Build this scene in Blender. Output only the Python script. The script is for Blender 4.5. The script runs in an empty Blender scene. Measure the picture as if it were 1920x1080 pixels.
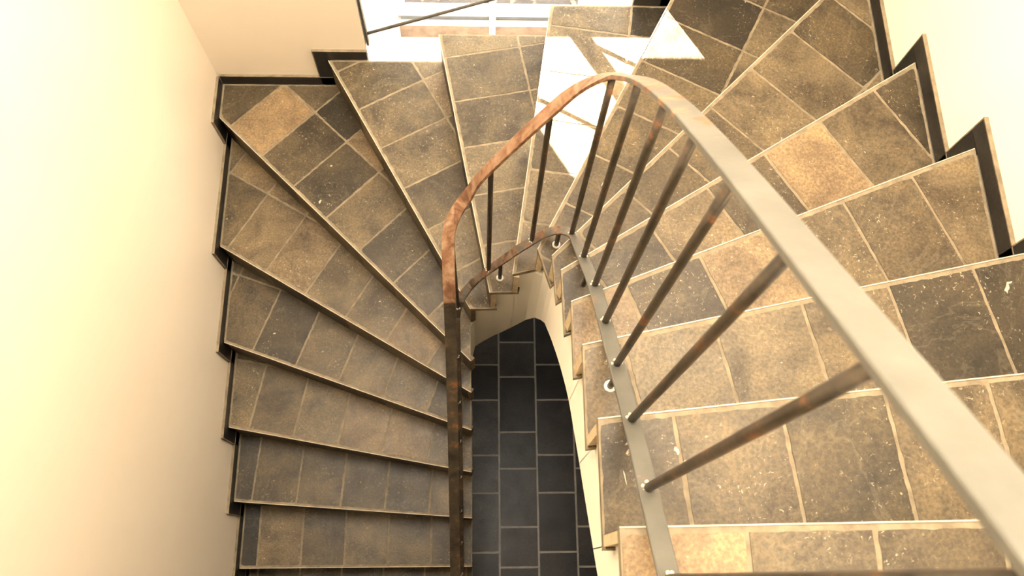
import bpy, bmesh, math, random
from mathutils import Vector, Matrix
random.seed(7)
S = bpy.context.scene
COL = S.collection

# ------------------------------------------------------------------ camera
F_PX, NX, NY, PSI, CAM_Z = 1586.08, 903.31, 1081.2, 0.0009, 4.1684
D = Vector((NX - 960, NY - 540, F_PX)).normalized()          # straight down, in camera axes (x right, y down, z forward)
up = Vector((0, -1, 0)); Y0 = (up - D * up.dot(D)).normalized(); X0 = D.cross(Y0)
if X0.x < 0: X0 = -X0
CY = Y0 * math.cos(PSI) + X0 * math.sin(PSI); CX = X0 * math.cos(PSI) - Y0 * math.sin(PSI); CU = -D
cd = bpy.data.cameras.new('camera'); cam = bpy.data.objects.new('camera', cd); COL.objects.link(cam)
cd.sensor_width = 36; cd.lens = F_PX / 1920 * 36; cd.clip_start = .02; cd.clip_end = 200
m = Matrix.Identity(4)
for i in range(3):
    w = (CX, CY, CU)[i]
    m[i][0] = w[0]; m[i][1] = -w[1]; m[i][2] = -w[2]; m[i][3] = (0, 0, CAM_Z)[i]
cam.matrix_world = m
cd.dof.use_dof = True; cd.dof.focus_distance = 2.3; cd.dof.aperture_fstop = 8
S.camera = cam

# ------------------------------------------------------------------ world, sun, exposure
S.view_settings.view_transform = 'Standard'; S.view_settings.look = 'None'
S.view_settings.exposure = 0.6; S.view_settings.gamma = 1; S.view_settings.use_curve_mapping = False
W = bpy.data.worlds.new('world'); S.world = W; W.use_nodes = True
bg = W.node_tree.nodes['Background']; bg.inputs[0].default_value = (1.0, .90, .755, 1); bg.inputs[1].default_value = 17.0
sd = bpy.data.lights.new('sun', 'SUN'); so = bpy.data.objects.new('sun', sd); COL.objects.link(so)
SUN = Vector((1.11, -1.9, -1.0)).normalized()
so.rotation_euler = SUN.to_track_quat('-Z', 'Y').to_euler(); so.location = (-3, 6, 5)
sd.energy = 200; sd.angle = math.radians(.5); sd.color = (1, .95, .85)
def portal(name, loc, rot, sx, sy):
    l = bpy.data.lights.new(name, 'AREA'); l.shape = 'RECTANGLE'; l.size = sx; l.size_y = sy; l.cycles.is_portal = True
    o = bpy.data.objects.new(name, l); o.location = loc; o.rotation_euler = rot; COL.objects.link(o)
SKY = (-1.0, 1.1, .55, 1.88)                                   # unseen roof opening, added and placed for soft light from above
ZC = 5.2
portal('added_skylight_portal', ((SKY[0] + SKY[1]) / 2, (SKY[2] + SKY[3]) / 2, ZC + .02), (0, 0, 0), SKY[1] - SKY[0], SKY[3] - SKY[2])
portal('window_portal', (.045, 2.36, 1.6), (math.radians(-90), 0, 0), .9, 1.4)

# ------------------------------------------------------------------ materials
def mat(name):
    M = bpy.data.materials.new(name); M.use_nodes = True; n = M.node_tree.nodes; return M, n, M.node_tree.links, n['Principled BSDF']
def ramp(n, stops):
    r = n.new('ShaderNodeValToRGB'); e = r.color_ramp.elements
    while len(e) < len(stops): e.new(.5)
    for a, (p, c) in zip(e, stops): a.position = p; a.color = (*c, 1)
    return r
def noise(n, l, vec, scale, det=6, rough=.6, dist=0.):
    t = n.new('ShaderNodeTexNoise'); t.inputs['Scale'].default_value = scale; t.inputs['Detail'].default_value = det
    t.inputs['Roughness'].default_value = rough; t.inputs['Distortion'].default_value = dist
    l.new(vec, t.inputs['Vector']); return t
def mix(n, l, fac, a, b, mode='MIX'):
    x = n.new('ShaderNodeMix'); x.data_type = 'RGBA'; x.blend_type = mode
    for s, v in ((x.inputs[0], fac), (x.inputs[6], a), (x.inputs[7], b)):
        if isinstance(v, (int, float)): s.default_value = v
        elif isinstance(v, tuple): s.default_value = (*v, 1)
        else: l.new(v, s)
    return x.outputs[2]
def bump(n, l, h, bs, strength, dist=.002):
    b = n.new('ShaderNodeBump'); b.inputs['Strength'].default_value = strength; b.inputs['Distance'].default_value = dist
    l.new(h, b.inputs['Height']); l.new(b.outputs[0], bs.inputs['Normal'])

def stone(name, cols, speck, rough, speck_amt=1.0, spec=.28):
    M, n, l, bs = mat(name)
    tc = n.new('ShaderNodeTexCoord').outputs['Object']
    at = n.new('ShaderNodeAttribute'); at.attribute_name = 'tile_value'
    off = n.new('ShaderNodeVectorMath'); off.operation = 'MULTIPLY_ADD'; l.new(at.outputs['Vector'], off.inputs[0])
    off.inputs[1].default_value = (37, 53, 71); l.new(tc, off.inputs[2]); v = off.outputs[0]
    base = ramp(n, [(i / (len(cols) - 1), c) for i, c in enumerate(cols)]); l.new(at.outputs['Fac'], base.inputs[0])
    cloud = ramp(n, [(.32, (.42, .40, .38)), (.5, (1, 1, 1)), (.68, (1.55, 1.5, 1.38))]); l.new(noise(n, l, v, 6.5, 9, .64, .5).outputs[0], cloud.inputs[0])
    c = mix(n, l, 1.0, base.outputs[0], cloud.outputs[0], 'MULTIPLY')
    g = ramp(n, [(.36, (.62, .61, .6)), (.5, (1, 1, 1)), (.64, (1.45, 1.42, 1.35))]); l.new(noise(n, l, v, 140, 4, .7).outputs[0], g.inputs[0])
    c = mix(n, l, .8, c, g.outputs[0], 'MULTIPLY')
    # pale lime flecks, gathered in patches
    f = ramp(n, [(.63, (0, 0, 0)), (.70, (1, 1, 1))]); l.new(noise(n, l, v, 130, 3, .6, 1.0).outputs[0], f.inputs[0])
    pch = ramp(n, [(.42, (.12, .12, .12)), (.66, (1, 1, 1))]); l.new(noise(n, l, v, 6, 3, .5).outputs[0], pch.inputs[0])
    fm = n.new('ShaderNodeMath'); fm.operation = 'MULTIPLY'; l.new(f.outputs[0], fm.inputs[0]); l.new(pch.outputs[0], fm.inputs[1])
    f2 = n.new('ShaderNodeMath'); f2.operation = 'MULTIPLY'; l.new(fm.outputs[0], f2.inputs[0]); f2.inputs[1].default_value = .75 * speck_amt
    c = mix(n, l, f2.outputs[0], c, speck)
    # thin veins
    vn = ramp(n, [(.485, (0, 0, 0)), (.5, (1, 1, 1)), (.515, (0, 0, 0))]); l.new(noise(n, l, v, 3.2, 5, .6, 1.5).outputs[0], vn.inputs[0])
    vf = n.new('ShaderNodeMath'); vf.operation = 'MULTIPLY'; l.new(vn.outputs[0], vf.inputs[0]); vf.inputs[1].default_value = .05 * speck_amt
    c = mix(n, l, vf.outputs[0], c, speck)
    l.new(c, bs.inputs['Base Color'])
    rr = n.new('ShaderNodeMapRange'); l.new(noise(n, l, v, 14, 4).outputs[0], rr.inputs[0]); rr.inputs[3].default_value = rough - .12; rr.inputs[4].default_value = rough + .14
    l.new(rr.outputs[0], bs.inputs['Roughness']); bs.inputs['Specular IOR Level'].default_value = spec
    bump(n, l, noise(n, l, v, 60, 7, .65).outputs[0], bs, .35)
    return M
TILE = stone('worn_brown_stone_tile', [(.021, .016, .0095), (.041, .031, .0165), (.067, .050, .0275), (.096, .073, .041), (.165, .112, .060)], (.50, .42, .28), .42)
FLOOR = stone('dark_slate_tile', [(.010, .011, .014), (.022, .023, .026), (.040, .040, .042), (.062, .058, .052)], (.16, .15, .14), .4, .35)
SKIRT = stone('black_skirting_tile', [(.008, .008, .007), (.016, .014, .012)], (.10, .09, .07), .35, .4)
def rough_mat(name, c1, c2, scale, rough, b=.3, dist=.001):
    M, n, l, bs = mat(name); tc = n.new('ShaderNodeTexCoord').outputs['Object']
    r = ramp(n, [(.3, c1), (.7, c2)]); t = noise(n, l, tc, scale, 6, .6); l.new(t.outputs[0], r.inputs[0]); l.new(r.outputs[0], bs.inputs['Base Color'])
    bs.inputs['Roughness'].default_value = rough
    if b: bump(n, l, noise(n, l, tc, scale * 6, 5, .6).outputs[0], bs, b, dist)
    return M
GROUT = rough_mat('tan_grout', (.115, .088, .052), (.235, .185, .115), 30, .8)
FGROUT = rough_mat('grey_grout', (.24, .232, .21), (.34, .33, .30), 30, .8)
PLASTER = rough_mat('cream_plaster', (.87, .765, .62), (.90, .805, .665), 1.4, .38, .12, .002)
STRING = rough_mat('white_plaster_string', (.90, .85, .745), (.93, .89, .79), 2.5, .6, .15, .002)
WHITE = rough_mat('white_reveal_paint', (.86, .85, .82), (.88, .87, .84), 3, .5, .05)
FRAME = rough_mat('white_lacquered_wood', (.86, .86, .85), (.88, .88, .87), 5, .3, 0)
SHADED_RAIL = rough_mat('shade_toned_white_rail', (.20, .135, .10), (.36, .27, .21), 22, .6, .1)  # white bottom rail of the window, its shade painted in as beige
TRIM = rough_mat('pale_metal_trim', (.38, .315, .215), (.54, .46, .34), 40, .4, .1)
ALU = rough_mat('grey_sill_profile', (.08, .09, .11), (.14, .155, .18), 8, .4, 0)
CORE = rough_mat('tile_bed', (.42, .33, .20), (.60, .49, .32), 60, .85, .5)
SPLASH = rough_mat('dried_plaster_splash', (.34, .27, .18), (.55, .46, .33), 90, .8, .5)
CEIL = rough_mat('white_ceiling_paint', (.8, .78, .72), (.84, .82, .76), 3, .7, .05)
GROUND = rough_mat('dark_gravel', (.003, .0026, .0035), (.016, .014, .016), 40, .9, .6, .01)
RENDERW = rough_mat('grey_render', (.35, .33, .30), (.42, .40, .36), 6, .85, .2)

def steel(name, use_attr):
    M, n, l, bs = mat(name); tc = n.new('ShaderNodeTexCoord').outputs['Object']
    g = ramp(n, [(.3, (.074, .071, .060)), (.7, (.105, .101, .086))]); l.new(noise(n, l, tc, 10, 5).outputs[0], g.inputs[0])
    ru = ramp(n, [(.28, (.055, .026, .013)), (.42, (.13, .062, .032)), (.55, (.22, .125, .072)), (.66, (.28, .19, .125)), (.75, (.12, .10, .08))]); l.new(noise(n, l, tc, 20, 7, .65, .8).outputs[0], ru.inputs[0])
    dk = ramp(n, [(.35, (.020, .016, .011)), (.58, (.055, .042, .027)), (.68, (.17, .065, .02)), (.76, (.06, .045, .03))]); l.new(noise(n, l, tc, 22, 6, .65).outputs[0], dk.inputs[0])
    if use_attr:
        at = n.new('ShaderNodeAttribute'); at.attribute_name = 'patina'; sep = n.new('ShaderNodeSeparateXYZ'); l.new(at.outputs['Vector'], sep.inputs[0])
        def fuzz(o):
            a = n.new('ShaderNodeMath'); a.operation = 'ADD'; l.new(o, a.inputs[0])
            s = n.new('ShaderNodeMath'); s.operation = 'MULTIPLY_ADD'; l.new(noise(n, l, tc, 24, 5, .6, .5).outputs[0], s.inputs[0]); s.inputs[1].default_value = 1.6; s.inputs[2].default_value = -.8
            l.new(s.outputs[0], a.inputs[1]); r = ramp(n, [(.38, (0, 0, 0)), (.6, (1, 1, 1))]); l.new(a.outputs[0], r.inputs[0]); return r.outputs[0]
        c = mix(n, l, fuzz(sep.outputs[0]), g.outputs[0], ru.outputs[0]); c = mix(n, l, fuzz(sep.outputs[1]), c, dk.outputs[0])
        bs.inputs['Metallic'].default_value = 0; bs.inputs['Roughness'].default_value = .5; bs.inputs['Specular IOR Level'].default_value = .22
    else:
        c = dk.outputs[0]; bs.inputs['Metallic'].default_value = .3; bs.inputs['Roughness'].default_value = .45
    l.new(c, bs.inputs['Base Color']); bump(n, l, noise(n, l, tc, 90, 4).outputs[0], bs, .15)
    return M
STEEL = steel('patinated_flat_steel', True); ROD = steel('dark_rusty_steel_rod', False)
WELD = rough_mat('bright_weld_metal', (.35, .27, .2), (.7, .62, .5), 200, .35, .5)
PALE = rough_mat('pale_floor_collar', (.6, .56, .48), (.8, .76, .68), 60, .4, 0)
BLACKST = rough_mat('black_painted_steel', (.022, .02, .016), (.06, .052, .04), 30, .4, 0)
GLASS, n_, l_, bs_ = mat('clear_glass')
for nn in list(n_):
    if nn.type != 'OUTPUT_MATERIAL': n_.remove(nn)
tr = n_.new('ShaderNodeBsdfTransparent'); gl = n_.new('ShaderNodeBsdfGlossy'); gl.inputs['Roughness'].default_value = .02
lw = n_.new('ShaderNodeLayerWeight'); lw.inputs[0].default_value = .5
pw = n_.new('ShaderNodeMath'); pw.operation = 'POWER'; l_.new(lw.outputs['Facing'], pw.inputs[0]); pw.inputs[1].default_value = 4
fr = n_.new('ShaderNodeMath'); fr.operation = 'MULTIPLY_ADD'; l_.new(pw.outputs[0], fr.inputs[0]); fr.inputs[1].default_value = .8; fr.inputs[2].default_value = .03; mx = n_.new('ShaderNodeMixShader')
l_.new(fr.outputs[0], mx.inputs[0]); l_.new(tr.outputs[0], mx.inputs[1]); l_.new(gl.outputs[0], mx.inputs[2])
l_.new(mx.outputs[0], [x for x in n_ if x.type == 'OUTPUT_MATERIAL'][0].inputs[0])

# ------------------------------------------------------------------ mesh helpers
class MB:
    def __init__(s): s.v = []; s.f = []; s.m = []; s.val = []; s.uv = None
    def poly(s, pts, mi=0, val=0.):
        b = len(s.v); s.v += [tuple(p) for p in pts]; s.f.append(list(range(b, b + len(pts)))); s.m.append(mi); s.val.append(val)
    def prism(s, pts, z0, z1, mi=0, val=0., bottom=True):
        """pts: plan polygon (ccw), z0/z1 numbers or per-vertex lists"""
        nP = len(pts)
        a = sum(pts[i][0] * pts[(i + 1) % nP][1] - pts[(i + 1) % nP][0] * pts[i][1] for i in range(nP))
        if isinstance(z0, (int, float)): z0 = [z0] * nP
        if isinstance(z1, (int, float)): z1 = [z1] * nP
        if a < 0: pts = pts[::-1]; z0 = z0[::-1]; z1 = z1[::-1]
        b = len(s.v)
        s.v += [(p[0], p[1], z) for p, z in zip(pts, z0)] + [(p[0], p[1], z) for p, z in zip(pts, z1)]
        fs = [[b + nP + i for i in range(nP)]] + [[b + i, b + (i + 1) % nP, b + nP + (i + 1) % nP, b + nP + i] for i in range(nP)]
        if bottom: fs.append([b + i for i in range(nP)][::-1])
        s.f += fs; s.m += [mi] * len(fs); s.val += [val] * len(fs)
    def box(s, a, b, mi=0, val=0.):
        s.prism([(a[0], a[1]), (b[0], a[1]), (b[0], b[1]), (a[0], b[1])], a[2], b[2], mi, val)
    def wallpoly(s, origin, u, nrm, pts, t, mi=0, val=0.):
        """polygon pts (s,z) in the vertical plane through origin along u, extruded by t along nrm"""
        o = Vector(origin); u = Vector(u); nrm = Vector(nrm); nP = len(pts); b = len(s.v)
        for d in (0, t):
            for q in pts: s.v.append(tuple(o + u * q[0] + Vector((0, 0, q[1])) + nrm * d))
        s.f += [[b + i for i in range(nP)], [b + nP + i for i in range(nP)][::-1]] + [[b + i, b + nP + i, b + nP + (i + 1) % nP, b + (i + 1) % nP] for i in range(nP)]
        s.m += [mi] * (nP + 2); s.val += [val] * (nP + 2)
    def build(s, name, mats, parent=None, smooth=False, bevel=0, attr=None, fix=True):
        me = bpy.data.meshes.new(name); me.from_pydata(s.v, [], s.f)
        for mm in (mats if isinstance(mats, (list, tuple)) else [mats]): me.materials.append(mm)
        me.polygons.foreach_set('material_index', s.m)
        a = me.attributes.new('tile_value', 'FLOAT', 'FACE'); a.data.foreach_set('value', s.val)
        if attr: 
            pa = me.attributes.new('patina', 'FLOAT_VECTOR', 'POINT'); pa.data.foreach_set('vector', [c for q in attr for c in q])
        if smooth: me.polygons.foreach_set('use_smooth', [True] * len(s.f))
        if fix:
            bm = bmesh.new(); bm.from_mesh(me); bmesh.ops.recalc_face_normals(bm, faces=bm.faces); bm.to_mesh(me); bm.free()
        me.update(); o = bpy.data.objects.new(name, me); COL.objects.link(o)
        if parent: o.parent = parent
        if bevel:
            bv = o.modifiers.new('bevel', 'BEVEL'); bv.width = bevel; bv.segments = 2; bv.limit_method = 'ANGLE'
        return o
def struct(o): o['kind'] = 'structure'; return o
def lerp(a, b, t): return tuple(x + (y - x) * t for x, y in zip(a, b))
def clip(poly, p, nrm):
    """keep the side of the line through p where (x-p).nrm >= 0"""
    out = []
    for i in range(len(poly)):
        a, b = poly[i], poly[(i + 1) % len(poly)]
        da = (a[0] - p[0]) * nrm[0] + (a[1] - p[1]) * nrm[1]; db = (b[0] - p[0]) * nrm[0] + (b[1] - p[1]) * nrm[1]
        if da >= 0: out.append(a)
        if da * db < 0: t = da / (da - db); out.append((a[0] + (b[0] - a[0]) * t, a[1] + (b[1] - a[1]) * t))
    return out
def area(P): return .5 * sum(P[i][0] * P[(i + 1) % len(P)][1] - P[(i + 1) % len(P)][0] * P[i][1] for i in range(len(P)))
def inset_clip(tile, bounds):
    for p, nrm in bounds:
        tile = clip(tile, p, nrm)
        if len(tile) < 3: return None
    return tile if abs(area(tile)) > 2e-5 else None
def ragged(P, amp=.0027, step=.014):
    """walk the outline in short steps, each nudged inwards a little: the chipped edge of a worn tile"""
    c = (sum(p[0] for p in P) / len(P), sum(p[1] for p in P) / len(P)); out = []
    for i in range(len(P)):
        a, b = P[i], P[(i + 1) % len(P)]; L = math.dist(a, b); k = max(1, int(L / step))
        for j in range(k):
            q = lerp(a, b, j / k); d = math.dist(q, c) or 1; r = random.random() ** 2 * amp * (2.2 if j == 0 else 1)
            out.append((q[0] + (c[0] - q[0]) / d * r, q[1] + (c[1] - q[1]) / d * r))
    return out

# ------------------------------------------------------------------ plan of the winding stair
R = .18
XL, XR, YB = -1.075, 1.219, 1.947
O = {0: (XL, -.16), 1: (XL, .046), 2: (XL, .32), 3: (XL, .612), 4: (XL, .936), 5: (XL, 1.296), 6: (XL, 1.79), 7: (-.612, YB), 8: (-.165, YB), 9: (.246, YB), 10: (.694, YB), 11: (XR, 1.862), 12: (XR, 1.357), 13: (XR, .99), 14: (XR, .654), 15: (XR, .362), 16: (XR, .077), 17: (XR, -.14), 18: (XR, -.34)}
I = {0: (-.043, -.16), 1: (-.043, .044), 2: (-.043, .242), 3: (-.043, .418), 4: (-.043, .565), 5: (-.043, .683), 6: (-.043, .766), 7: (-.043, .913), 8: (.026, .914), 9: (.098, .916), 10: (.167, .932), 11: (.194, .842), 12: (.2, .734), 13: (.203, .592), 14: (.203, .442), 15: (.203, .26), 16: (.203, .067), 17: (.203, -.14), 18: (.203, -.34)}
ZFLOOR, ZLAND = -R, 18 * R
S0 = {0: .04, 1: .076, 2: .076, 3: .085, 4: .127, 5: .031, 6: .063, 7: .065, 8: .107, 9: .085, 10: .005, 11: -.003, 12: .161, 13: .189, 14: .186, 15: .118, 16: .057, 17: .09}
PITCH, ROW, GAP = .1925, .292, .0034
TONE = {(6, 0, 0): .97, (12, 1, 0): .97, (12, 0, 0): .6, (16, 4, 0): 1., (13, 1, 0): .62, (3, 3, 0): .85, (1, 0, 0): .8, (5, 0, 0): .8, (7, 0, 0): .3, (8, 0, 0): .35, (9, 0, 0): .6, (10, 0, 0): .0, (11, 1, 0): .3,
        (12, 3, 0): .8, (13, 2, 0): .9, (6, 1, 0): .35, (4, -1, 0): .5, (4, 0, 0): .2, (2, -1, 0): .1, (1, -1, 0): .0, (6, 0, 1): .6, (6, 1, 1): .05, (9, -1, 0): .6, (9, -1, 1): .0, (14, 0, 0): .1, (14, 3, 0): .75, (15, 4, 0): .35, (14, -1, 0): .08}
# dried plaster spots on single treads: tread, x, y, half width, length ratio, turn
MARKS = [(14, 1.104, .563, .006, 2.2, 1.2), (14, 1.112, .575, .003, 2.5, .2), (6, -.642, 1.415, .0045, 2.2, 1.3), (6, -.607, 1.572, .0035, 1.5, .6), (15, .338, .203, .0045, 1.6, 1.9), (15, .351, .185, .002, 1.5, 0), (15, .245, .158, .0011, 14, 1.75),
         (4, -.868, .974, .003, 2.4, .4), (5, -.413, 1.057, .003, 2, .3), (4, -.185, .813, .005, 1.3, .5), (4, -.180, .790, .002, 1.6, .5), (14, .605, .403, .0016, 1.3, 0), (11, .345, 1.062, .0012, 9, 1.0), (15, .553, .048, .002, 7, .4)]
stair = bpy.data.objects.new('staircase', None); stair.location = (0, .95, ZFLOOR); COL.objects.link(stair)
stair['label'] = 'winding staircase of brown-grey stone tiles with pale edge strips and white string'; stair['category'] = 'staircase'
def under(o, par): o.parent = par; o.matrix_parent_inverse = Matrix.Translation(par.location).inverted(); return o
def child(o): return under(o, stair)
def frame(k):
    o, i = Vector(O[k]), Vector(I[k]); u = (i - o).normalized(); n = Vector((-u.y, u.x)); return o, i, u, n     # n points up the stair? fixed below
STEPN = {18: Vector((0, -1))}
for k in range(0, 18):
    o, i, u, n = frame(k); L = (i - o).length
    o2, i2, u2, n2 = frame(k + 1)
    mid = (o2 + i2) / 2
    if (mid - o).dot(n) < 0: n = -n
    STEPN[k] = n
    n2v = n2 if (Vector(O[k]) - o2).dot(n2) > 0 or (Vector(I[k]) - i2).dot(n2) > 0 else -n2
    lap = .028
    z = k * R
    # tread polygon, extended a little under the nosing above
    big = [(XL, -2), (XR, -2), (XR, YB), (XL, YB)]
    P = clip(big, tuple(o), tuple(n)); P = clip(P, tuple(o2 - n2v * lap), tuple(n2v))
    il = (i2 - i).normalized(); inn = Vector((-il.y, il.x)); inn = inn if (o - i).dot(inn) > 0 else -inn
    P = clip(P, tuple(i), tuple(inn)) if k < 17 else clip(P, (.203, 0), (1, 0))
    mb = MB(); mb.prism(P, z - .024, z - .0015, 0)
    edge = .0065
    bounds = [(tuple(o + n * (edge + .004)), tuple(n)), ((XL + .007, 0), (1, 0)), ((XR - .007, 0), (-1, 0)), ((0, YB - .006), (0, -1)),
              (tuple(i + inn * .003), tuple(inn)), (tuple(o2 - n2v * (lap - .002)), tuple(n2v))]
    for row in range(2):
        for j in range(-4, 9):
            s0 = S0[k] + PITCH * j; t0, t1 = (-.01, ROW) if row == 0 else (ROW, ROW + .31)
            jit = random.uniform(-.0008, .0008)
            q = [(s0 + GAP + jit, t0 + (GAP if row else 0)), (s0 + PITCH - GAP, t0 + (GAP if row else 0)), (s0 + PITCH - GAP, t1 - GAP), (s0 + GAP + jit, t1 - GAP)]
            t = inset_clip([tuple(o + u * a + n * b) for a, b in q], bounds)
            if t:
                val = TONE.get((k, j, row), random.choice([.25, .4, .5, .55, .62, .7, .8]) * random.uniform(.85, 1.12))
                t = ragged(t); top = z + random.uniform(-.0004, .0004)
                mb.prism(t, z - .004, top, 1, min(1, val), bottom=False)
    for kk, mx_, my_, ms, ml, ma in MARKS:
        if kk == k:
            pts = []
            for i_ in range(14):
                a_ = 2 * math.pi * i_ / 14; q_ = random.uniform(.5, 1.1); ex, ey = ms * ml * q_ * math.cos(a_), ms * q_ * math.sin(a_)
                pts.append((mx_ + ex * math.cos(ma) - ey * math.sin(ma), my_ + ex * math.sin(ma) + ey * math.cos(ma)))
            mb.prism(pts, z, z + .0007, 2, bottom=False)
    tread = child(mb.build('tread', [GROUT, TILE, SPLASH]))
    # metal edge strip
    tb = MB(); a = o + u * .002; b = i - u * 0
    tb.prism([tuple(a - n * .0008), tuple(b - n * .0008), tuple(b + n * .0015), tuple(a + n * .0015)], z - .0045, z + .0006)
    eo = tb.build('edge_strip', TRIM); eo.parent = tread
    eo['label'] = 'pale metal strip along the tread edge'
    # riser: tiles on a bed
    rb = MB(); set_ = .004; th = .018
    lo = z - R; hi = z - .024
    a = o + n * set_; b = i + n * set_ + (Vector((0, 0)))
    rb.prism([tuple(a), tuple(b), tuple(b + n * th), tuple(a + n * th)], lo - .0, hi, 0)
    for j in range(-4, 9):
        s0 = max(S0[k] + PITCH * j + .0035, .006); s1 = min(S0[k] + PITCH * (j + 1) - .0035, L - .001)
        if s1 - s0 < .008: continue
        aa, bb = a + u * s0, a + u * s1
        rb.prism([tuple(aa - n * .0015), tuple(bb - n * .0015), tuple(bb + n * .006), tuple(aa + n * .006)], lo + .004, hi - .002, 1, random.uniform(.05, .6))
    child(rb.build('riser', [GROUT if k < 8 else CORE, TILE]))

# white plastered string and soffit under the treads
BI = {}
for k in range(0, 19):
    if k <= 6: BI[k] = (-.0475, I[k][1])
    elif k == 7: BI[k] = (-.0475, .934)
    elif k <= 9: BI[k] = (I[k][0], .934)
    elif k == 10: BI[k] = (.19, .934)
    elif k == 11: BI[k] = (.2205, .86)
    else: BI[k] = (.223, I[k][1])
SOF = {6: .30, 7: .60, 8: .785, 9: .915, 10: 1.095, 11: 1.285, 12: 1.52, 13: 1.775, 14: 2.005, 15: 2.195, 16: 2.385, 17: 2.60, 18: 2.80}
def sofz(x):
    k = int(math.floor(x)); t = x - k; g = lambda q: SOF[max(6, min(18, q))]
    p0, p1, p2, p3 = g(k - 1), g(k), g(k + 1), g(k + 2)
    return .5 * (2 * p1 + (p2 - p0) * t + (2 * p0 - 5 * p1 + 4 * p2 - p3) * t * t + (3 * p1 - p0 - 3 * p2 + p3) * t ** 3)
sb = MB(); nseg = 4
for k in range(0, 18):
    top = k * R - .024
    gi = .016 / max(.03, math.dist(BI[k], BI[k + 1])); go_ = .016 / math.dist(O[k], O[k + 1])
    kn = min(k + 1, 17); hi_ = .018 / max(.03, math.dist(BI[kn], BI[kn + 1])); ho_ = .018 / math.dist(O[kn], O[kn + 1])
    def outer(t):
        if t > 1: return lerp(O[kn], O[kn + 1], t - 1)
        c = {6: (XL, YB), 10: (XR, YB)}.get(k)
        if c: return lerp(O[k], c, t * 2) if t <= .5 else lerp(c, O[k + 1], t * 2 - 1)
        return lerp(O[k], O[k + 1], t)
    inner = lambda t: lerp(BI[kn], BI[kn + 1], t - 1) if t > 1 else lerp(BI[k], BI[k + 1], t)
    for j in range(nseg):
        # the body starts just behind its riser face and reaches under the next one
        t0, t1 = j / nseg, (j + 1) / nseg
        a0, a1, c0, c1 = t0, t1, t0, t1
        if j == 0: a0, c0 = go_, min(gi, .24)
        if j == nseg - 1 and k < 17: a1, c1 = 1 + ho_, 1 + min(hi_, .3)
        oa, ob, ia, ib = outer(a0), outer(a1), inner(c0), inner(c1); t0, t1 = c0, c1
        if k < 6: zi = [ZFLOOR] * 4
        else: zi = [sofz(k + t0) + .15, sofz(k + t1) + .15, sofz(k + t1), sofz(k + t0)]
        oa, ob, ia, ib = [(max(XL, min(XR, q[0])), min(YB, q[1])) for q in (oa, ob, ia, ib)]
        sb.prism([oa, ob, ib, ia], [zi[0], zi[1], zi[2], zi[3]], top)
string = child(sb.build('string', STRING)); string['label'] = 'white plastered string and soffit of the stair'

# ------------------------------------------------------------------ floor of the lower hall
fb = MB(); fb.box((-1.3, -3.2, ZFLOOR - .1), (1.45, 2.0, ZFLOOR - .002), 0)
xs = [.088 + .192 * i for i in range(-7, 8)]
seqA = [1.056, .868, .584, .396, .111]; seqB = [1.178, .99, .701, .516, .231, .041]
for ci in range(len(xs) - 1):
    x0, x1 = xs[ci] + .0042, xs[ci + 1] - .0042
    odd = (ci - 7) % 2            # column right of x=.088 is B
    if ci == 6: ys = seqA
    elif ci == 7: ys = seqB
    else: ys = seqA if ci % 2 == 0 else seqB
    y = ys[0]; full = [y]; 
    tog = 0
    while full[-1] < 2.0: full.append(full[-1] + (.286 if tog == 0 else .19)); tog ^= 1
    full = full[::-1] + ys[1:]; tog = 0 if abs(ys[-1] - ys[-2]) < .22 else 1
    while full[-1] > -3.1: full.append(full[-1] - (.286 if tog == 0 else .19)); tog ^= 1
    for a, b in zip(full[:-1], full[1:]):
        if a - b < .02: continue
        fb.prism(ragged([(x0, b + .0042), (x1, b + .0042), (x1, a - .0042), (x0, a - .0042)], .0012, .03), ZFLOOR - .004, ZFLOOR, 1, random.choice([.05, .15, .25, .35, .5, .6, .8]), bottom=False)
struct(fb.build('floor', [FGROUT, FLOOR]))

# ------------------------------------------------------------------ walls
WT = .012                       # skirting thickness stands in front of the wall
XWL, XWR, YW = XL - WT, XR + WT, YB + WT
wl = MB(); wl.box((XWL - .2, -3.2, ZFLOOR - .1), (XWL, YW + .5, ZC)); struct(wl.build('wall_left', PLASTER))
wr = MB(); wr.box((XWR, -3.2, ZFLOOR - .1), (XWR + .2, YW + .5, ZC)); struct(wr.build('wall_right', PLASTER))
wf = MB(); wf.box((XWL, -3.4, ZFLOOR - .1), (XWR, -3.2, ZC)); struct(wf.build('wall_front', PLASTER))
# back wall with a splayed window opening
wx0, wx1, wz0, wz1 = -.453, .543, .90, 2.40
gx0, gx1, gz0, gz1 = -.40, .49, .90, 2.30
YF = 2.30                       # inner face of the window frame
YO = 2.42
wb = MB()
wb.box((XWL, YW, ZFLOOR - .1), (wx0, YO, ZC)); wb.box((wx1, YW, ZFLOOR - .1), (XWR, YO, ZC))
wb.box((wx0, YW, ZFLOOR - .1), (wx1, YO, wz0)); wb.box((wx0, YW, wz1), (wx1, YO, ZC))
struct(wb.build('wall_back', PLASTER))
tb = MB()
tb.prism([(wx0 + .001, YW - .0), (gx0, YF), (gx0, YO), (wx0 + .001, YO)], wz0, wz1)
tb.prism([(wx1 - .001, YW), (gx1, YF), (gx1, YO), (wx1 - .001, YO)], wz0, wz1)
tb.box((wx0, YW + .001, wz0), (wx1, YO + .06, wz0 + .012))
b0 = len(tb.v)
tb.v += [(wx0, YW, wz1), (wx1, YW, wz1), (wx1, YF, gz1), (wx0, YF, gz1), (wx0, YO, gz1), (wx1, YO, gz1), (wx1, YO, wz1), (wx0, YO, wz1)]
for f in ([0, 1, 2, 3], [3, 2, 5, 4], [4, 5, 6, 7], [7, 6, 1, 0]): tb.f.append([b0 + q for q in f]); tb.m.append(0); tb.val.append(0)
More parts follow.
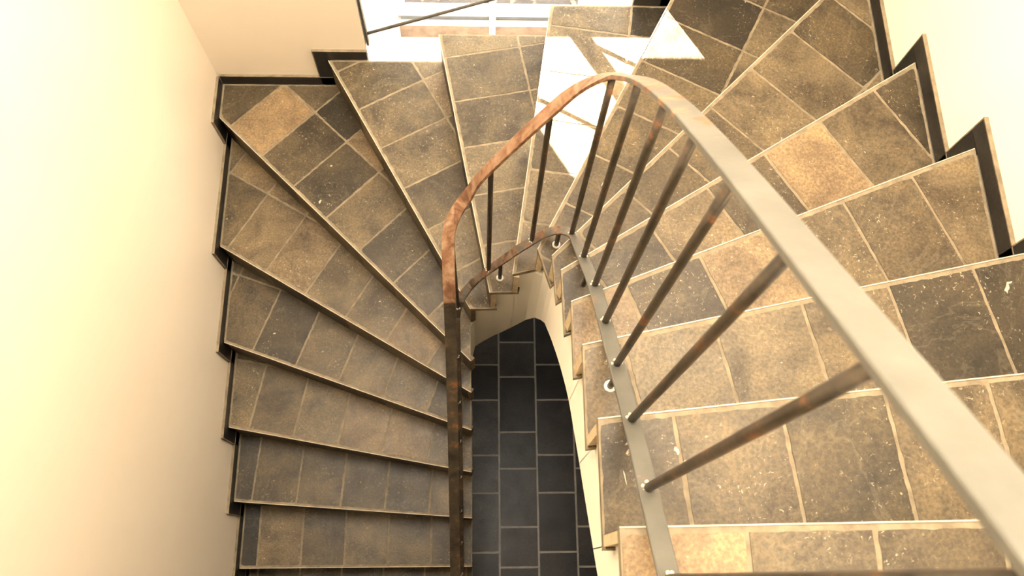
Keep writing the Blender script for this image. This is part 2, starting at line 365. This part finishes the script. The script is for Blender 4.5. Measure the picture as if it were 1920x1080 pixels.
struct(tb.build('trim_1', WHITE))

# window: outer frame, sashes, glazing bars, panes
win = bpy.data.objects.new('window_1', None); win.location = (.045, YF, wz0); COL.objects.link(win); struct(win)
cx = .045
def wpart(mb, name, m_, bevel=0): return under(mb.build(name, m_, bevel=bevel), win)
ix0, ix1 = -.335, .415          # clear width between the jambs
w = MB()
w.box((gx0 - .03, YF, wz0 + .012), (ix0 - .03, YF + .09, gz1 + .02)); w.box((ix1 + .03, YF, wz0 + .012), (gx1 + .03, YF + .09, gz1 + .02))
w.box((ix0 - .03, YF, 1.0), (ix1 + .03, YF + .09, 1.03)); w.box((ix0 - .03, YF + .01, 2.238), (ix1 + .03, YF + .09, gz1 + .02))
w.box((ix0 - .03, YF + .005, 1.808), (ix1 + .03, YF + .08, 1.881))
wpart(w, 'window_frame', FRAME, .004)
w = MB(); w.box((ix0 - .03, YF + .004, wz0 + .012), (ix1 + .03, YF + .09, 1.0)); wpart(w, 'bottom_rail', SHADED_RAIL, .003)
w = MB(); w.box((ix0 - .02, YF + .012, 1.03), (ix1 + .02, YF + .05, 1.058)); wpart(w, 'drip_profile', ALU, .002)
for zz0, zz1, mw in ((1.055, 1.806, .015), (1.883, 2.238, .027)):
    for xa, xb in ((ix0 - .03, cx), (cx, ix1 + .03)):
        w = MB(); e = .03 if zz0 < 1.5 else .03
        lx, rx = (xa, xa + .03), (xb - .03, xb)
        if xb == cx: rx = (xb - mw, xb)
        if xa == cx: lx = (xa, xa + mw)
        top = 2.192 if zz0 > 1.5 else zz1 - .03
        w.box((lx[0], YF + .012, zz0), (lx[1], YF + .055, zz1)); w.box((rx[0], YF + .012, zz0), (rx[1], YF + .055, zz1))
        w.box((lx[1], YF + .012, zz0), (rx[0], YF + .055, zz0 + (.035 if zz0 < 1.5 else .002))); w.box((lx[1], YF + .012, top), (rx[0], YF + .055, zz1))
        so_ = wpart(w, 'sash', FRAME, .002)
        g = MB(); g.box((lx[1] - .002, YF + .03, zz0 + .002), (rx[0] + .002, YF + .034, zz1 - .02)); go = g.build('pane', GLASS); go.parent = so_
w = MB(); w.box((cx - .014, YF - .004, wz0 + .012), (cx + .014, YF + .02, 1.808)); wpart(w, 'mullion', FRAME, .003)

# skirting tiles stepping up with the stair along the three walls
SH, ST = .052, .010
def skirt_band(name, pts_s, origin, u, nrm, kk):
    """pts_s[k] -> coordinate along the wall of nosing k; kk = list of treads; profile is a zigzag band"""
    mb = MB()
    for k in kk:
        z = k * R; a, b, first, last = pts_s[k]
        sg = 1 if b > a else -1
        # along the tread
        mb.wallpoly(origin, u, nrm, [(a - sg * SH * first, z + .0), (b, z), (b, z + SH), (a - sg * SH * first, z + SH)], ST, 0, random.random())
        mb.wallpoly(origin, u, nrm, [(a - sg * SH * first, z + SH), (b, z + SH), (b, z + SH + .0035), (a - sg * SH * first, z + SH + .0035)], ST + .001, 1)
        if first: # down the riser
            mb.wallpoly(origin, u, nrm, [(a - sg * SH, z - R + SH * 0), (a + sg * .01, z - R), (a + sg * .01, z - .001), (a - sg * SH, z - .001)], ST, 0, random.random())
            mb.wallpoly(origin, u, nrm, [(a - sg * (SH + .0035), z - R + SH), (a - sg * SH, z - R + SH), (a - sg * SH, z + SH + .0035), (a - sg * (SH + .0035), z + SH + .0035)], ST + .001, 1)
    return struct(mb.build(name, [SKIRT, GROUT]))
left = {k: (O[k][1], O[k + 1][1], 1, 0) for k in range(0, 6)}; left[6] = (O[6][1], YB, 1, 0)
skirt_band('baseboard_left', left, (XWL, 0, 0), (0, 1, 0), (1, 0, 0), range(0, 7))
bk = {6: (XL, O[7][0], 0, 0), 7: (O[7][0], wx0 - .002, 1, 0), 9: (wx1 + .002, O[10][0], 0, 0), 10: (O[10][0], XR, 1, 0)}
skirt_band('baseboard_back', bk, (0, YW, 0), (1, 0, 0), (0, -1, 0), [6, 7, 9, 10])
rt = {k: (O[k][1], O[k + 1][1], 1, 0) for k in range(11, 18)}; rt[10] = (YB, O[11][1], 0, 0)
skirt_band('baseboard_right', rt, (XWR, 0, 0), (0, 1, 0), (-1, 0, 0), range(10, 18))

# upper landing and ceiling with the added roof opening
lb = MB(); lb.box((XWL, -3.2, ZLAND - .26), (XWR, -.34, ZLAND), 0); struct(lb.build('floor_landing', [TILE]))
cb = MB()
cb.box((XWL - .2, -3.4, ZC), (XWR + .2, SKY[2], ZC + .2)); cb.box((XWL - .2, SKY[3], ZC), (XWR + .2, YO, ZC + .2))
cb.box((XWL - .2, SKY[2], ZC), (SKY[0], SKY[3], ZC + .2)); cb.box((SKY[1], SKY[2], ZC), (XWR + .2, SKY[3], ZC + .2))
struct(cb.build('ceiling', CEIL))

# ------------------------------------------------------------------ railing
XRR, YRB, XRL = .256, .967, -.095
def plan_path(r1=.085, r2=.085):
    """plan polyline from the near right end, round the back, to the near left end"""
    P = [(XRR, -.75 + .05 * i) for i in range(int((YRB - r1 + .75) / .05))] + [(XRR, YRB - r1)]
    for i in range(1, 11): a = math.pi / 2 * i / 10; P.append((XRR - r1 + r1 * math.cos(a), YRB - r1 + r1 * math.sin(a)))
    n = 8
    for i in range(1, n + 1): P.append((XRR - r1 + (XRL + r2 - XRR + r1) * i / n, YRB))
    for i in range(1, 11): a = math.pi / 2 * i / 10; P.append((XRL + r2 - r2 * math.sin(a), YRB - r2 + r2 * math.cos(a)))
    y = YRB - r2
    while y > -.9: y -= .05; P.append((XRL, y))
    return P
PATH = plan_path(); CUM = [0]
for a, b in zip(PATH[:-1], PATH[1:]): CUM.append(CUM[-1] + math.dist(a, b))
def s_of(pt):
    best = min(((math.dist(pt, lerp(a, b, t / 20)), c + math.dist(a, b) * t / 20) for a, b, c in zip(PATH[:-1], PATH[1:], CUM[:-1]) for t in range(21)))
    return best[1]
def at_s(s):
    for i in range(len(CUM) - 1):
        if s <= CUM[i + 1] or i == len(CUM) - 2:
            t = (s - CUM[i]) / (CUM[i + 1] - CUM[i]); a, b = PATH[i], PATH[i + 1]; d = Vector((b[0] - a[0], b[1] - a[1])).normalized(); return lerp(a, b, t), d
def table(pts):
    T = sorted((s_of(p), z) for p, z in pts)
    def f(s):
        if s <= T[0][0]: return T[0][1] + (s - T[0][0]) * (T[1][1] - T[0][1]) / (T[1][0] - T[0][0])
        for i in range(len(T) - 1):
            if s <= T[i + 1][0]:
                p0, p1, p2, p3 = T[max(0, i - 1)], T[i], T[i + 1], T[min(len(T) - 1, i + 2)]
                h = p2[0] - p1[0]; t = (s - p1[0]) / h
                m1 = (p2[1] - p0[1]) / (p2[0] - p0[0]); m2 = (p3[1] - p1[1]) / (p3[0] - p1[0])
                return (2*t**3-3*t*t+1)*p1[1] + (t**3-2*t*t+t)*h*m1 + (-2*t**3+3*t*t)*p2[1] + (t**3-t*t)*h*m2
        return T[-1][1] + (s - T[-1][0]) * (T[-1][1] - T[-2][1]) / (T[-1][0] - T[-2][0])
    return f
HZ = table([((XRR, -.6), 4.36), ((XRR, 0), 3.78), ((XRR, .112), 3.671), ((XRR, .232), 3.554), ((XRR, .353), 3.437), ((XRR, .476), 3.314), ((XRR, .595), 3.186), ((XRR, .731), 3.024), ((XRR, .842), 2.866), ((.231, .942), 2.70),
            ((.151, YRB), 2.54), ((.071, YRB), 2.378), ((-.005, YRB), 2.209), ((-.05, .955), 2.08), ((XRL, .80), 1.865), ((XRL, .714), 1.70), ((XRL, .585), 1.52), ((XRL, .428), 1.34), ((XRL, .246), 1.16), ((XRL, .045), .98), ((XRL, -.5), .52)])
BZ = table([((XRR, -.6), 3.5), ((XRR, 0), 2.955), ((XRR, .127), 2.845), ((XRR, .252), 2.735), ((XRR, .379), 2.61), ((XRR, .499), 2.49), ((XRR, .624), 2.36), ((XRR, .762), 2.18), ((.248, .905), 1.985),
            ((.151, YRB), 1.785), ((.022, YRB), 1.525), ((-.05, .955), 1.36), ((XRL, .80), 1.08), ((XRL, .714), .92), ((XRL, .585), .73), ((XRL, .428), .55), ((XRL, .246), .37), ((XRL, .045), .20), ((XRL, -.5), -.05)])
def sweep(zf, s0, s1, w, t, up_, step=.012, pat=None):
    """flat bar: width w horizontal, thickness t; top at zf + up_"""
    mb = MB(); attr = []; N = int((s1 - s0) / step); rings = []
    for i in range(N + 1):
        s = s0 + (s1 - s0) * i / N; (x, y), _ = at_s(s)
        a, _ = at_s(s - .006); b, _ = at_s(s + .006); d = Vector((b[0] - a[0], b[1] - a[1])).normalized(); nr = Vector((d.y, -d.x))
        sl = (zf(s + .006) - zf(s - .006)) / .012; tz = t * math.sqrt(1 + sl * sl)
        z = zf(s) + up_; c = .0015; ring = []
        for ox, oz in ((-w / 2 + c, 0), (w / 2 - c, 0), (w / 2, -c), (w / 2, -tz + c), (w / 2 - c, -tz), (-w / 2 + c, -tz), (-w / 2, -tz + c), (-w / 2, -c)):
            ring.append(len(mb.v)); mb.v.append((x + nr.x * ox, y + nr.y * ox, z + oz)); attr.append(pat(s) if pat else (0, 0, 0))
        rings.append(ring)
    for A, B in zip(rings[:-1], rings[1:]):
        for j in range(8): mb.f.append([A[j], A[(j + 1) % 8], B[(j + 1) % 8], B[j]])
    mb.f += [rings[0][::-1], rings[-1]]; mb.m = [0] * len(mb.f); mb.val = [0.] * len(mb.f)
    return mb, attr
rail = bpy.data.objects.new('stair_railing', None); rail.location = (XRR, 0, 16 * R); COL.objects.link(rail)
rail['label'] = 'curved flat steel stair railing with round rods and rust brown patina'; rail['category'] = 'railing'
def rpart(o, par=None): return under(o, rail)
sA, sB = s_of((XRR, .75)), s_of((XRL, .80))
def ss(a, b, x): t = max(0, min(1, (x - a) / (b - a))); return t * t * (3 - 2 * t)
def patH(s):
    rust = .50 * ss(s_of_a, s_of_b, s) + .35 * ss(s_of_b, s_of_c, s); dark = ss(s_of_d, s_of_e, s); return (rust, dark, 0)
s_of_a, s_of_b, s_of_c, s_of_d, s_of_e = s_of((XRR, .16)), s_of((XRR, .72)), s_of((.12, YRB)), s_of((XRL, .77)), s_of((XRL, .745))
def patB(s): return (.18 + .35 * ss(s_of_b, s_of_c, s), .05 + .6 * ss(s_of((.25, .85)), s_of((.1, YRB)), s) * .55 + .5 * ss(s_of((0., YRB)), s_of((XRL, .80)), s), 0)
mb, at = sweep(HZ, .02, CUM[-1] - .15, .036, .009, .009, pat=patH); h = rpart(mb.build('handrail', STEEL, attr=at))
h['label'] = 'broad flat steel handrail, grey near the top and coppery brown round the bend'
PB = lambda s: patB(s)
mb, at = sweep(BZ, .02, CUM[-1] - .15, .031, .007, .0, pat=PB); rpart(mb.build('bottom_rail', STEEL, attr=at))
def rod(x, y, z0, z1, r=.0072, seg=16, top=None, bot=None):
    """top / bot: slope vectors (dz/dx, dz/dy) the ends are cut to"""
    mb = MB(); rows = 5; top = top or (0, 0); bot = bot or (0, 0)
    for q in range(rows + 1):
        z = z0 + (z1 - z0) * q / rows
        for i in range(seg): a = 2 * math.pi * i / seg; t = q / rows; sx, sy = bot[0] + (top[0] - bot[0]) * t, bot[1] + (top[1] - bot[1]) * t; mb.v.append((x + r * math.cos(a), y + r * math.sin(a), z + sx * r * math.cos(a) + sy * r * math.sin(a)))
    for q in range(rows):
        for i in range(seg): mb.f.append([q * seg + i, q * seg + (i + 1) % seg, (q + 1) * seg + (i + 1) % seg, (q + 1) * seg + i])
    mb.f += [list(range(seg))[::-1], [rows * seg + i for i in range(seg)]]; mb.m = [0] * len(mb.f); mb.val = [0.] * len(mb.f); return mb
def blob(mb, x, y, z, r, fl=.5):
    b = len(mb.v); A, Bn = 10, 5
    for j in range(Bn + 1):
        th = math.pi * j / Bn
        for i in range(A): a = 2 * math.pi * i / A; q = r * random.uniform(.85, 1.15); mb.v.append((x + q * math.sin(th) * math.cos(a), y + q * math.sin(th) * math.sin(a), z + q * fl * math.cos(th)))
    for j in range(Bn):
        for i in range(A): mb.f.append([b + j * A + i, b + (j + 1) * A + i, b + (j + 1) * A + (i + 1) % A, b + j * A + (i + 1) % A]); mb.m.append(0); mb.val.append(0.)
def lip(x, y, z):            # weld beads round the foot of a rod
    mb = MB()
    for i in range(7):
        a = 2 * math.pi * i / 7 + random.random() * .4; blob(mb, x + .0085 * math.cos(a), y + .0085 * math.sin(a), z, .0034, .8)
    return mb
bal = [(XRR, -.51), (XRR, -.382), (XRR, -.254), (XRR, -.134), (XRR, -.006), (XRR, .127), (XRR, .252), (XRR, .379), (XRR, .499), (XRR, .624), (XRR, .762), (.2505, .905), (.151, YRB), (.022, YRB)]
sl = s_of((.022, YRB))
for q in range(1, 10):
    s = sl + .129 * q
    if s < CUM[-1] - .2: bal.append(at_s(s)[0])
for (x, y) in bal:
    s = s_of((x, y)); d = at_s(s)[1]; gt = (HZ(s + .01) - HZ(s - .01)) / .02; gb = (BZ(s + .01) - BZ(s - .01)) / .02
    o = rpart(rod(x, y, BZ(s) - .002, HZ(s) + .001, top=(d.x * gt, d.y * gt), bot=(d.x * gb, d.y * gb)).build('baluster', ROD, smooth=False))
    for p_ in o.data.polygons: p_.use_smooth = len(p_.vertices) == 4
    wo = lip(x, y, BZ(s) + .0015).build('weld_bead', WELD, smooth=True); wo.parent = o; wo['label'] = 'bright weld beads at the rod foot'
posts = [(.061, YRB, 8), (.224, .946, 10), (XRR - .001, .694, 12), (XRR - .001, .356, 14), (XRR, -.06, 16), (XRL, .83, 6), (XRL, .665, 4), (XRL, .30, 2), (XRL, -.06, 0)]
for x, y, k in posts:
    s = s_of((x, y)); zt = BZ(s) - .006
    d = at_s(s)[1]; gb = (BZ(s + .01) - BZ(s - .01)) / .02
    o = rpart(rod(x, y, k * R - .002, max(zt, k * R + .03), .0068, top=(d.x * gb, d.y * gb)).build('post', ROD)); o['label'] = 'short dark rod from the bottom rail down to a tread'
    for p_ in o.data.polygons: p_.use_smooth = len(p_.vertices) == 4
    if k == 12: continue
    cb_ = MB(); seg = 20
    for rr_, zz in ((.0125, .0), (.0125, .0015), (.011, .0024), (.0066, .0024)):
        for i in range(seg): a = 2 * math.pi * i / seg; cb_.v.append((x + rr_ * math.cos(a), y + rr_ * math.sin(a), k * R + zz))
    for q in range(3):
        for i in range(seg): cb_.f.append([q * seg + i, q * seg + (i + 1) % seg, (q + 1) * seg + (i + 1) % seg, (q + 1) * seg + i]); cb_.m.append(0); cb_.val.append(0.)
    c_ = cb_.build('collar', PALE, smooth=True); c_.parent = o; c_['label'] = 'pale round collar where the rod meets the tread'

# safety bars across the window
gr = bpy.data.objects.new('window_safety_bar', None); GY = 1.972; gr.location = (-.443, GY, 1.4); COL.objects.link(gr)
gr['label'] = 'slanting dark steel safety bar rail fixed across the window opening'; gr['category'] = 'safety rail'
def grod(p, q, r, name):
    p, q = Vector(p), Vector(q); d = (q - p).normalized(); a = d.orthogonal().normalized(); b = d.cross(a); mb = MB(); seg = 14
    for e in (p, q):
        for i in range(seg): t = 2 * math.pi * i / seg; mb.v.append(tuple(e + a * r * math.cos(t) + b * r * math.sin(t)))
    for i in range(seg): mb.f.append([i, (i + 1) % seg, seg + (i + 1) % seg, seg + i])
    mb.f += [list(range(seg))[::-1], [seg + i for i in range(seg)]]; mb.m = [0] * len(mb.f); mb.val = [0.] * len(mb.f)
    return under(mb.build(name, BLACKST), gr)
xg0, xg1 = -.441, .527
for dz in (0, .262, .52): grod((xg0, GY, 1.402 + dz), (xg1, GY, 1.402 + dz + .444 * (xg1 - xg0)), .0062, 'bar')
mb = MB(); mb.box((xg0 - .006, GY - .012, 1.34), (xg0 + .001, GY + .012, 1.98)); under(mb.build('mounting_plate', BLACKST), gr)
mb = MB(); mb.box((xg1 - .001, GY - .012, 1.74), (xg1 + .006, GY + .012, 2.36)); under(mb.build('mounting_plate', BLACKST), gr)

# ------------------------------------------------------------------ outside
g = MB(); g.box((-6, YO, -.32), (6, 4.0, -.22)); struct(g.build('ground', GROUND))
g = MB(); g.box((-6, 4.0, -.32), (6, 4.15, 2.77)); struct(g.build('wall_sun_blocker', RENDERW))  # unseen wall, added to keep the sun off the lower panes
# fallen leaves on the gravel: nobody could count them
lm_ = rough_mat('dry_leaves', (.03, .016, .01), (.13, .085, .06), 30, .8, 0)
lf = MB()
for i in range(900):
    x, y = random.uniform(-1.3, 1.6), random.uniform(2.6, 3.98); a = random.random() * 6.28; L = random.uniform(.012, .035); W_ = L * .45; zz = -.215 + random.random() * .01
    ca, sa = math.cos(a), math.sin(a); pts = [(-L, 0, 0), (-.3 * L, W_, .006), (.5 * L, W_ * .8, .004), (L, 0, .008), (.5 * L, -W_ * .8, .002), (-.3 * L, -W_, .005)]
    lf.poly([(x + p[0] * ca - p[1] * sa, y + p[0] * sa + p[1] * ca, zz + p[2]) for p in pts])
lo = lf.build('fallen_leaves', lm_, fix=False); lo['kind'] = 'stuff'; lo['label'] = 'scattered pale dry leaves on the dark gravel outside the window'; lo['category'] = 'leaves'
